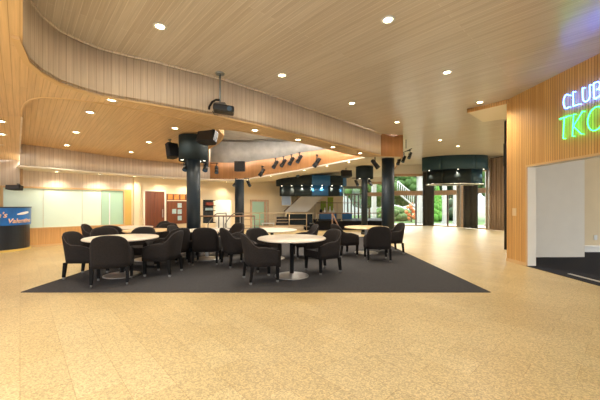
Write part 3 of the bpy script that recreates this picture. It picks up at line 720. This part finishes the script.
for (x, y), r, tp, st, lb in TB:
    t = make_table(r, tp, st); t.location = (x, y, .012); tag(t, lb, 'table', 'round pedestal tables on the carpet')

# ================================================================== CHAIRS
def make_chair():
    t = thing('tub_armchair', '', 'chair')
    W, YF, YB = .305, .27, -.26
    # plan path of the shell (outer), from the right arm front round the back to the left arm front
    path = []
    for i in range(6): path.append((W, YF - i * (YF + .10) / 6))
    for i in range(21):
        a = math.radians(180 * i / 20)
        ca, sa = math.cos(a), math.sin(a)
        path.append((W * (abs(ca) ** .62) * (1 if ca >= 0 else -1), -.10 + (YB + .10) * (sa ** .62)))
    for i in range(6): path.append((-W, -.10 + (i + 1) * (YF + .10) / 6))
    def hgt(x, y):
        if y > -.10:
            t = (YF - y) / (YF + .10); return .565 + .075 * math.sin(min(1, t * 1.15) * PI / 2)
        k = min(1, (-y - .10) / .15); k = k * k * (3 - 2 * k)
        return .64 + .145 * k + .085 * k * (1 - abs(x / W) ** 2.4)
    cs = []; TH = .075
    for i, (x, y) in enumerate(path):
        a = Vector(path[max(i - 1, 0)]); b = Vector(path[min(i + 1, len(path) - 1)]); d = (b - a).normalized(); nn = Vector((d.y, -d.x))
        if nn.dot(Vector((x, y))) > 0: nn = -nn
        h = hgt(x, y); back = max(0, min(1, (-y - .02) / .25)); lean = lambda z: -.105 * back * max(0, (z - .3) / .55)
        tp = max(0, (h - .30)); nar = lambda z: 1 - .05 * back * 0
        o = [(0, .30), (0, .40), (0, h - .12), (.0, h - .035), (.018, h - .008), (TH * .5, h), (TH - .012, h - .012), (TH, h - .04), (TH + .012, h - .15), (TH + .02, .42), (TH + .02, .32)]
        cs.append([(x + nn.x * q, y + nn.y * q + lean(z), z) for q, z in o])
    k = len(cs[0]); mb = MB(); n = mb.add([p for c in cs for p in c])
    for i in range(len(cs) - 1):
        for j in range(k - 1): mb.face([n + i * k + j, n + i * k + j + 1, n + (i + 1) * k + j + 1, n + (i + 1) * k + j], None, True)
        mb.face([n + i * k, n + (i + 1) * k, n + (i + 1) * k + k - 1, n + i * k + k - 1])
    mb.face([n + j for j in range(k)]); mb.face([n + (len(cs) - 1) * k + j for j in range(k)][::-1])
    mb.build('tub_shell', 'fabric', t)
    mb = MB(); mb.path([Vector(c[4]) + Vector((0, 0, .002)) for c in cs], .005, 5); mb.build('piping', 'piping', t)
    mb = MB(); mb.prism([(-.225, .285), (-.24, .26), (-.24, -.16), (-.18, -.22), (.18, -.22), (.24, -.16), (.24, .26), (.225, .285)], .33, .455); mb.build('seat', 'fabric', t, .03)
    mb = MB(); mb.box(-.24, .24, -.2, .255, .30, .335); mb.build('apron', 'fabric', t)
    for sx in (-1, 1):
        for sy in (1, -1):
            x, y = sx * .265, (.235 if sy > 0 else -.225); x2, y2 = x + sx * .0, y + (0.0 if sy > 0 else -.03)
            mb = MB(); n = mb.add([(x + a * .027, y + b * .027, .31) for a, b in ((-1, -1), (1, -1), (1, 1), (-1, 1))] + [(x2 + a * .021, y2 + b * .021, .045) for a, b in ((-1, -1), (1, -1), (1, 1), (-1, 1))])
            for i in range(4): j = (i + 1) % 4; mb.face([n + i, n + j, n + 4 + j, n + 4 + i])
            mb.face([n, n + 1, n + 2, n + 3]); mb.face([n + 7, n + 6, n + 5, n + 4]); lg = mb.build('leg', 'black_wood', t)
            mb = MB(); mb.tube((x2 - .012, y2, .024), (x2 + .012, y2, .024), .024, .024, 12); mb.box(x2 - .005, x2 + .005, y2 - .005, y2 + .005, .02, .05); mb.build('caster', 'steel_post', lg)
    return t
CH = [((-4.13, 5.92), (1, .05), 'dark tub armchair at the far left of the front left table, facing right'),
      ((-3.33, 5.42), (-.35, .9), 'dark tub armchair seen from behind, nearest one at the front left table'),
      ((-2.74, 6.12), (-1, .04), 'dark tub armchair at the right of the front left table, facing left'),
      ((-3.62, 6.82), (.05, -1), 'dark tub armchair behind the front left table, facing the viewer'),
      ((-4.36, 6.9), (.7, -.7), 'dark tub armchair behind left of the front left table'),
      ((-5.5, 8.3), (1, .3), 'dark tub armchair at the far left of the farthest left table'),
      ((-4.8, 7.95), (-.1, 1), 'dark tub armchair with its back to the viewer at the farthest left table'),
      ((-4.42, 9.4), (-.4, -.8), 'dark tub armchair on the far side of the farthest left table'),
      ((-3.75, 8.42), (.0, -1), 'dark tub armchair on the far side of the tan left table'),
      ((-2.92, 6.98), (-.8, .5), 'dark tub armchair turned away, right of the tan left table, behind the front left table'),
      ((-2.97, 7.78), (1, -.1), 'dark tub armchair left of the small table by the nearest column, facing right'),
      ((-2.2, 7.22), (-.1, 1), 'dark tub armchair seen squarely from behind, centre left at the small table'),
      ((-1.93, 8.45), (-.6, -.7), 'dark tub armchair on the far right side of the small table by the column'),
      ((-1.46, 7.0), (.8, .55), 'dark tub armchair left of the table behind the front centre table, seen from behind'),
      ((-.72, 5.60), (.92, .39), 'dark tub armchair at the left of the front centre table, nearest the viewer'),
      ((-.80, 6.58), (.6, -.75), 'dark tub armchair behind left of the front centre table'),
      ((.47, 6.35), (-.85, -.52), 'dark tub armchair at the right of the front centre table, facing left'),
      ((.12, 8.05), (-1, -.2), 'dark tub armchair beyond the front centre table, right of the table behind it'),
      ((1.93, 7.62), (.05, 1), 'dark tub armchair seen squarely from behind at the right end table'),
      ((2.62, 8.78), (-1, -.1), 'dark tub armchair at the far right of the right end table'),
      ((1.22, 8.35), (.9, .35), 'dark tub armchair at the left of the right end table')]
c0 = make_chair()
for i, ((x, y), (fx, fy), lb) in enumerate(CH):
    c = c0 if i == 0 else dup(c0)
    c.location = (x, y, .012); c.rotation_euler = (0, 0, face_rot(fx, fy)); tag(c, lb, 'chair', 'dark tub armchairs around the round tables')

# ================================================================== RAILINGS, PLATFORMS, BAR
def railing(label, pts, z0s, h, posts, mids=(.45,), rail='rail_wood', post='steel_post', thick=.028):
    """pts: end points (x,y), z0s floor height at each, posts: fractions"""
    a, b = Vector((*pts[0], z0s[0])), Vector((*pts[1], z0s[1])); base = thing('railing', label, 'railing', a)
    L = b - a; up = Vector((0, 0, h))
    mb = MB(); mb.tube(up, L + up, thick); mb.build('top_rail', rail, base)
    for m_ in mids: mb = MB(); mb.tube(up * m_, L + up * m_, thick * .6); mb.build('mid_rail', post, base)
    for f in posts: mb = MB(); p = L * f; mb.tube(p, p + up, thick * .85); mb.tube(p, p + Vector((0, 0, .02)), .06); mb.build('post', post, base)
    return base
railing('nearer railing with wooden top rail, left of centre behind the chairs', ((-4.0, 11.8), (-1.77, 11.9)), (0, 0), .95, (.06, .38, .46, .75, 1), (.12, .5))
railing('long farther railing running left of the dark bar', ((-2.95, 16.0), (.35, 16.2)), (0, 0), .95, (0, .25, .5, .72, 1), (.3, .65), 'brass', 'brass', .024)
railing('railing on the raised platform, right of the steps', ((.95, 16.62), (5.0, 17.2)), (.5, .5), .42, (0, .33, .66, 1), (), 'rail_wood', 'brass', .024)
railing('far railing in front of the green pictures', ((.9, 18.4), (3.6, 18.6)), (.5, .5), 1.0, (.0, .5, 1), (), 'rail_wood', 'brass', .02)
sr = thing('stair_handrail', 'sloping wooden handrail with upright post in front of the platform', 'handrail', (1.65, 15.6, 0))
mb = MB(); mb.tube((0, 0, 0), (0, 0, .93), .035); mb.build('post', 'rail_wood', sr)
mb = MB(); mb.tube((0.02, 0, .93), (.38, -.1, .12), .035); mb.build('sloped_rail', 'rail_wood', sr)
sr = thing('stair_handrail', 'short sloping handrail beside the slim far column with the teal drum', 'handrail', (3.25, 15.9, 0))
mb = MB(); mb.tube((0, 0, 0), (0, 0, 1.45), .025); mb.build('post', 'steel_post', sr)
mb = MB(); mb.tube((0, 0, 1.45), (.2, 0, .9), .025); mb.build('sloped_rail', 'rail_wood', sr)
# curved tube handrails behind the nearer railing
for u0, lb in ((211, 'left one of two curved tubular handrails behind the nearer railing'), (228, 'right one of two curved tubular handrails behind the nearer railing')):
    Yh = 13.0; base = atY(u0 - 3, 241, Yh); base.z = 0; t = thing('curved_handrail', lb, 'handrail', base, 0, 'curved handrails')
    mb = MB(); mb.path([Vector((0, 0, 0)), Vector((0, 0, .55)), Vector((.1, 0, .72)), Vector((.28, 0, .95)), Vector((.4, 0, 1.02)), Vector((.75, .1, 1.03)), Vector((.75, .1, 0))], .02); mb.build('tube', 'steel_post', t)
# right platform with steps
mb = MB(); mb.prism([(.82, 16.55), (5.2, 16.9), (5.6, 20.1), (2.95, 20.25), (.82, 18.9)], .44, .5); mb.prism([(.86, 16.6), (5.2, 16.95), (5.6, 20.1), (2.95, 20.25), (.86, 18.9)], 0, .44)
tag(mb.build('stage_platform', 'black_wood'), 'dark raised platform behind the right chairs with railing on it', 'platform')
st = thing('platform_steps', 'dark steps with light nosings up the left end of the platform', 'steps', (.82, 16.55, 0))
for k in range(2):
    mb = MB(); x1 = -.28 * (1 - k) ; mb.box(x1 - .28, x1 - .002 , 0, .7, 0, .17 * (k + 1)); s_ = mb.build('step', 'black_wood', st)
    mb = MB(); mb.box(x1 - .29, x1 - .01, -.01, .7, .17 * (k + 1), .17 * (k + 1) + .02); mb.build('nosing', 'steel_post', s_)
# left low platform
mb = MB(); mb.prism([(-2.2, 16.45), (.2, 16.6), (.2, 17.15), (-1.5, 17.2)], 0, .25)
tag(mb.build('low_platform', 'stone_step'), 'low pale stone platform behind the long railing', 'platform')
mb = MB(); q = MB(); lt = thing('low_table', 'low white table standing on the pale stone platform', 'table', (-1.75, 16.75, .25))
mb.box(-.35, .35, -.18, .18, .1, .14); mb.build('tabletop', 'white_paint', lt)
for a in (-.3, .3):
    for b in (-.14, .14): mb = MB(); mb.box(a - .02, a + .02, b - .02, b + .02, 0, .1); mb.build('leg', 'white_paint', lt)
cs_ = thing('equipment_case', 'stacked black cases beside the dark bar, on the pale stone platform', 'case', (-1.0, 16.95, .25))
mb = MB(); mb.box(-.38, .38, -.15, .15, 0, .16); mb.build('case_body', 'black_matte', cs_, .01)
mb = MB(); mb.box(-.3, .3, -.13, .13, .19, .46); mb.build('upper_case', 'black_matte', cs_, .01)
mb = MB(); mb.box(-.32, .32, -.14, .14, .16, .19); mb.build('lid_band', 'brass', cs_)
# bar
br = thing('bar_counter', 'dark bar counter with pale top under the canopy', 'bar', (-.05, 17.6, 0))
mb = MB(); mb.box(-.8, .75, -.25, .25, 0, .86); mb.build('front', 'drum_dark', br)
mb = MB(); mb.box(-.86, .8, -.32, .3, .86, .91); mb.build('counter_top', 'stone_step', br)
mb = MB(); mb.box(-.82, -.7, -.3, -.26, 0, .86); mb.build('corner_post', 'frame_pale', br)
br = thing('bar_cabinet', 'blue bar cabinet, blue light coloured onto its front, on the platform beneath the green pictures', 'bar', (1.75, 19.0, .5))
mb = MB(); mb.box(-.55, .5, -.2, .2, 0, .36); mb.build('front', 'blue_paint_and_light', br)  # blue light on the bar front, put into its colour
mb = MB(); mb.box(-.58, .53, -.23, .23, .36, .4); mb.build('counter_top', 'stone_step', br)
for i, (dx, h_, lb) in enumerate(((-.2, .3, 'left white vase on the blue bar cabinet'), (.12, .38, 'middle and tallest white vase on the blue bar cabinet'), (.34, .26, 'right white vase on the blue bar cabinet'))):
    mb = MB(); mb.lathe([(.05, 0), (.07, h_ * .3), (.03, h_ * .7), (.035, h_), (.0, h_)], seg=16); o = mb.build('vase', 'white_paint'); o.location = (1.75 + dx, 19.0, .9); tag(o, lb, 'vase', 'white vases on the bar cabinet')
mb = MB(); mb.lathe([(.07, 0), (.09, .1), (.05, .2), (.0, .22)], seg=16); o = mb.build('vase', 'black_matte'); o.location = (1.3, 19.0, .9); tag(o, 'small dark vase at the left end of the blue bar cabinet', 'vase')
# second blue cabinet right
mb = MB(); mb.box(2.6, 3.2, 18.8, 19.2, .5, .9); tag(mb.build('side_cabinet', 'blue_paint_and_light'), 'small blue cabinet on the platform before the curtained window', 'cabinet')
# pictures
for (u0, u1, v0, v1, lb) in ((320.3, 326.3, 201, 211, 'smaller green picture, left one on the cream back wall'), (327.3, 333.5, 197, 211, 'taller green picture, right one on the cream back wall')):
    Y = 19.35; x0, x1 = (u0 - 300) / F * Y, (u1 - 300) / F * Y; zt_, zb_ = atY(0, v0, Y).z, atY(0, v1, Y).z
    # stands against a slim panel in front of the wall
    t = thing('picture', lb, 'picture', ((x0 + x1) / 2, Y, zb_)); w = (x1 - x0) / 2
    mb = MB(); mb.box(-w, w, 0, .04, 0, zt_ - zb_); mb.build('frame', 'frame_pale', t)
    mb = MB(); mb.box(-w + .02, w - .02, -.006, 0, .02, zt_ - zb_ - .02); mb.build('canvas', 'picture_green', t)
mb = MB(); mb.box(.95, 2.75, 19.4, 19.46, .5, 3.05); struct('wall_partition', mb, 'cream_wall')
# staircase with solid parapet
stt = thing('staircase', 'staircase with solid pale sloping parapet rising behind the bar', 'staircase', (-.9, 18.1, 0))
def sp_(u, v): p = atY(u, v, 18.1); return (p.x + .9, p.z)
poly = [sp_(284, 212), sp_(307, 212), sp_(337, 183), sp_(315, 183)]
mb = MB(); n = mb.add([(x, 0, z) for x, z in poly] + [(x, .08, z) for x, z in poly])
mb.face([n, n + 1, n + 2, n + 3]); mb.face([n + 7, n + 6, n + 5, n + 4])
for i in range(4): j = (i + 1) % 4; mb.face([n + i, n + j, n + 4 + j, n + 4 + i])
mb.build('parapet', 'white_wall', stt)
mb = MB(); mb.tube((poly[0][0], -.02, poly[0][1] + .03), (poly[3][0], -.02, poly[3][1] + .03), .03); mb.build('handrail', 'rail_wood', stt)
for k in range(9):
    f = k / 9; x = poly[1][0] - .5 + (poly[2][0] - poly[1][0]) * f; z = poly[1][1] + (poly[2][1] - poly[1][1]) * f
    mb = MB(); mb.box(x - .1, x + .18, .08, .55, z + .0, z + .06); mb.build('tread', 'stone_step', stt)
# framed mirror on the back wall
s_ = (ws(276.5), ws(283)); fm = thing('wall_mirror', 'pale framed mirror on the wall left of the staircase', 'mirror', (-.95, 18.0, 1.3))
mb = MB(); q0, q1 = atY(281, 190, 17.95), atY(291.5, 206, 17.95)
mb.box(q0.x + .95, q1.x + .95, .0, .04, q1.z - 1.3, q0.z - 1.3); mb.build('frame', 'frame_pale', fm)
mb = MB(); mb.box(q0.x + 1.0, q1.x + .9, -.006, 0, q1.z - 1.24, q0.z - 1.36); mb.build('glass', 'silver', fm)
# glazed door with wood frame in the back wall
a, b = ws(250), ws(268)
fr = MB(); wbox(fr, a, a + .1, 0, 1.62, 0, .07); wbox(fr, b - .1, b, 0, 1.62, 0, .07); wbox(fr, a, b, 1.56, 1.66, 0, .07); wbox(fr, a + .95, a + 1.1, 0, 1.56, 0, .05); wbox(fr, a, b, 0, .12, 0, .06)
dr = struct('door_2', fr, 'window_wood')
p = MB(); wbox(p, a + .1, a + .95, .12, 1.56, .005, .02); p.build('pane', 'pane_green_dark', dr)
p = MB(); wbox(p, a + 1.1, b - .1, .12, 1.56, .005, .02); p.build('pane', 'pane_green_dark', dr)
# shelf unit left of the white doorway
a, b = ws(203), ws(213)
sh = thing('shelf_unit', 'dark open shelf unit on a cream cupboard left of the white doorway', 'shelf', (*wpt((a + b) / 2, .1), 0))
def addw2(nm, m, *args):
    mb = MB(); wbox(mb, *args); o = mb.build(nm, m); o.parent = sh; o.matrix_parent_inverse = Matrix.Translation(-Vector(sh.location)); return o
addw2('cupboard', 'cream_wall', a, b, 0, .52, 0.002, .25); addw2('back_panel', 'dark_items', a, b, .52, 1.62, 0.002, .03)
for z in (.54, .82, 1.1, 1.34, 1.6): addw2('shelf', 'black_wood', a, b, z - .015, z + .015, .03, .24)
addw2('red_box', 'red_brown', a + .1, b - .08, 1.36, 1.5, .06, .2); addw2('gray_box', 'poster_blue', a + .08, a + .4, 1.12, 1.24, .06, .2)

# ================================================================== CURTAINS
def curtain(p, q, z0, z1, m, label, folds=6, amp=.07):
    p, q = Vector(p), Vector(q); d = q - p; L = d.length; d.normalize(); nn = Vector((d.y, -d.x)); n_ = folds * 8; pts = []
    for i in range(n_ + 1):
        t = i / n_; w = amp * math.sin(t * folds * 2 * PI) + amp * .3 * math.sin(t * folds * 3.3 + 1); c = p + d * (t * L) + nn * w; pts.append((c.x, c.y))
    t = thing('curtain', label, 'curtain', (p.x, p.y, z0), 0)
    mb = MB(); mb.wall([(x - p.x, y - p.y) for x, y in pts], 0, z1 - z0, .012, 1); mb.build('drape', m, t)
    mb = MB(); e = (q - p); mb.tube((0, 0, z1 - z0 + .02), (e.x, e.y, z1 - z0 + .02), .025); mb.build('curtain_rail', 'black_metal', t)
curtain((7.95, 19.78), (8.6, 19.6), .03, 3.85, 'curtain_dark', 'dark gathered curtain left of the centre garden window')
curtain((9.52, 18.5), (9.64, 18.3), .03, 3.85, 'curtain_sheer', 'pale narrow curtain strip beside the middle dark curtain', 2)
curtain((9.72, 18.1), (10.05, 17.25), .03, 3.85, 'curtain_dark', 'middle dark gathered curtain below the oval drum fixture', 6)
curtain((10.45, 16.75), (10.75, 15.75), .03, 3.9, 'curtain_brown', 'brown gathered curtain at the far right next to the slatted wall', 7, .10)
curtain((10.37, 17.0), (10.42, 16.86), .03, 3.9, 'curtain_sheer', 'pale curtain strip at the left of the brown curtain', 2, .04)

# ================================================================== OUTSIDE
mb = MB(); mb.prism([(-2, 20.7), (40, 10), (60, 60), (-20, 60)], -.35, -.1); tag(mb.build('lawn', 'grass'), kind='structure')
mb = MB(); mb.prism([(3, 20.7), (9.1, 20.4), (10.3, 19.2), (11.3, 17), (12.2, 11), (15.0, 11), (13.6, 19.5), (11, 22.5), (3, 23)], -.12, -.02); struct('floor_terrace', mb, 'paving')
def outcol(u, Y, lb, r=.16):
    x = (u - 300) / F * Y; t = thing('porch_column', lb, 'column', (x, Y, -.1), 0, 'white porch columns outside')
    mb = MB(); mb.box(-r, r, -r, r, 0, 4.1); mb.build('shaft', 'outside_white', t); mb = MB(); mb.box(-r - .05, r + .05, -r - .05, r + .05, 0, .25); mb.build('base', 'outside_white', t)
outcol(419.5, 23, 'white porch column outside the left garden window'); outcol(444.5, 22.3, 'white porch column outside the centre window, left one', .12); outcol(455.5, 22, 'white porch column outside the centre window, right one', .12); outcol(374, 24, 'white porch column outside behind the slim far column')
outcol(488, 19.6, 'white porch column outside the right narrow window', .12)
def balustrade(p, q, z0, z1, lb, h=1.0, n=16):
    a = Vector((*p, z0)); b = Vector((*q, z1)); t = thing('stair_balustrade', lb, 'balustrade', a); L = b - a; up = Vector((0, 0, h))
    mb = MB(); mb.tube(up, L + up, .06); mb.build('top_rail', 'outside_white', t); mb = MB(); mb.tube(up * .08, L + up * .08, .07); mb.build('bottom_rail', 'outside_white', t)
    for i in range(n + 1): mb = MB(); mb.tube(L * (i / n) + up * .05, L * (i / n) + up, .035, .035, 6); mb.build('baluster', 'outside_white', t)
balustrade((8.0, 25), (10.6, 25), 2.3, .1, 'white outdoor stair balustrade sloping down behind the left garden window')
balustrade((12.6, 20.5), (14.6, 21.2), .4, 2.1, 'white outdoor stair balustrade behind the right narrow window')
def foliage(name, label, cat, c, r, h, m, nblob=60, trunk=True, cone=False):
    t = thing(name, label, cat, c)
    mb = MB(); rnd = random.Random(int(c[0] * 97 + c[1] * 13))
    for i in range(nblob):
        if cone: z = h * rnd.random(); rr = r * (1 - z / h) ; a = rnd.random() * 2 * PI; q = rr * .75; mb.ball((q * math.cos(a), q * math.sin(a), .15 + z), .10 + .18 * rr, 6, (1, 1, 1.6))
        else:
            a = rnd.random() * 2 * PI; e = math.acos(2 * rnd.random() - 1); k = r * (.55 + .45 * rnd.random()); cz = h - r * .9 if trunk else h * .45
            mb.ball((k * math.sin(e) * math.cos(a), k * math.sin(e) * math.sin(a), max(.2, cz + (k * math.cos(e)) * (.9 if trunk else h / (2.2 * r)))), r * (.16 + .16 * rnd.random()), 6, (1, 1, .8))
    mb.build('foliage', m, t)
    mb = MB(); mb.tube((0, 0, 0), (0, 0, h * .6), .05 + .03 * r, .03); mb.build('trunk', 'bark', t)
foliage('conifer', 'bright green pointed conifer outside the centre window', 'tree', (12.2, 27, -.1), .8, 3.0, 'conifer', 160, False, True)
foliage('leafy_tree', 'leafy tree outside behind the left garden window', 'tree', (13.0, 36, -.1), 2.8, 6.5, 'leaf', 160)
foliage('leafy_tree', 'dark leafy tree outside behind the centre window', 'tree', (19.2, 37, -.1), 2.6, 6.8, 'leaf_dark', 160)
foliage('leafy_tree', 'broad tree outside seen through the window beside the far column', 'tree', (7.5, 33, -.1), 2.6, 6.0, 'leaf', 160)
foliage('leafy_tree', 'tree outside behind the right narrow window', 'tree', (18.9, 29, -.1), 2.4, 6.5, 'leaf', 160)
foliage('garden_hedge', 'low clipped green hedge outside beyond the left garden window', 'hedge', (8.6, 28.6, -.1), 1.6, 1.2, 'leaf', 120, False)
foliage('garden_hedge', 'dark green hedge outside beyond the conifer', 'hedge', (14.6, 30, -.1), 2.2, 2.0, 'leaf_dark', 140, False)
foliage('flower_bush', 'orange flowering bush outside the left garden window', 'bush', (9.6, 26.3, -.1), .5, 1.9, 'flower', 50, False)
hs = thing('garden_house', 'white outbuilding with a brown gable roof outside the left garden window', 'building', (9.6, 42, -.1))
mb = MB(); mb.box(-5, 3, 0, 4, 0, 4.2); mb.build('wall', 'outside_white', hs)
mb = MB(); n = mb.add([(-5.6, -.5, 4.0), (3.6, -.5, 4.0), (3.6, 4.5, 4.0), (-5.6, 4.5, 4.0), (-1, -.5, 6.4), (-1, 4.5, 6.4)])
for f_ in ((0, 1, 4), (3, 5, 2), (0, 4, 5, 3), (1, 2, 5, 4), (0, 3, 2, 1)): mb.face([n + i for i in f_])
mb.build('roof', 'roof_brown', hs)
mb = MB(); mb.box(2, 9.5, 22.4, 23.6, 3.9, 4.02); tag(mb.build('porch_roof', 'roof_brown'), 'brown porch roof over the terrace outside', 'roof')

# ================================================================== LIGHT
w = bpy.data.worlds.new('world'); SC.world = w; w.use_nodes = True; nt = w.node_tree
bg = nt.nodes['Background']
tc = nt.nodes.new('ShaderNodeTexCoord'); sx = nt.nodes.new('ShaderNodeSeparateXYZ'); nt.links.new(tc.outputs['Generated'], sx.inputs[0])
mr = nt.nodes.new('ShaderNodeMapRange'); mr.inputs['From Min'].default_value = .1; mr.inputs['From Max'].default_value = .75
mr.inputs['To Min'].default_value = 1.7; mr.inputs['To Max'].default_value = 8.0; nt.links.new(sx.outputs['Z'], mr.inputs['Value'])
nt.links.new(mr.outputs[0], bg.inputs['Strength']); bg.inputs['Color'].default_value = (.93, .96, 1.0, 1)
sd = bpy.data.lights.new('sun', 'SUN'); sd.energy = 10; sd.angle = .9; sd.color = (1, .96, .9)
so = bpy.data.objects.new('sun', sd); COL.objects.link(so); so.rotation_euler = Vector((.45, .75, .52)).to_track_quat('Z', 'Y').to_euler(); so.location = (20, 10, 20)

# ================================================================== CAMERA
cd = bpy.data.cameras.new('camera'); cd.sensor_width = 36; cd.lens = F / 600 * 36; cd.shift_y = (VH - 200) / 600; cd.clip_start = .05
co = bpy.data.objects.new('camera', cd); COL.objects.link(co); co.location = (0, 0, H); co.rotation_euler = (PI / 2, 0, 0); SC.camera = co
vs = SC.view_settings; vs.view_transform = 'Standard'; vs.look = 'None'; vs.gamma = 1; vs.use_curve_mapping = False; vs.exposure = 0.24
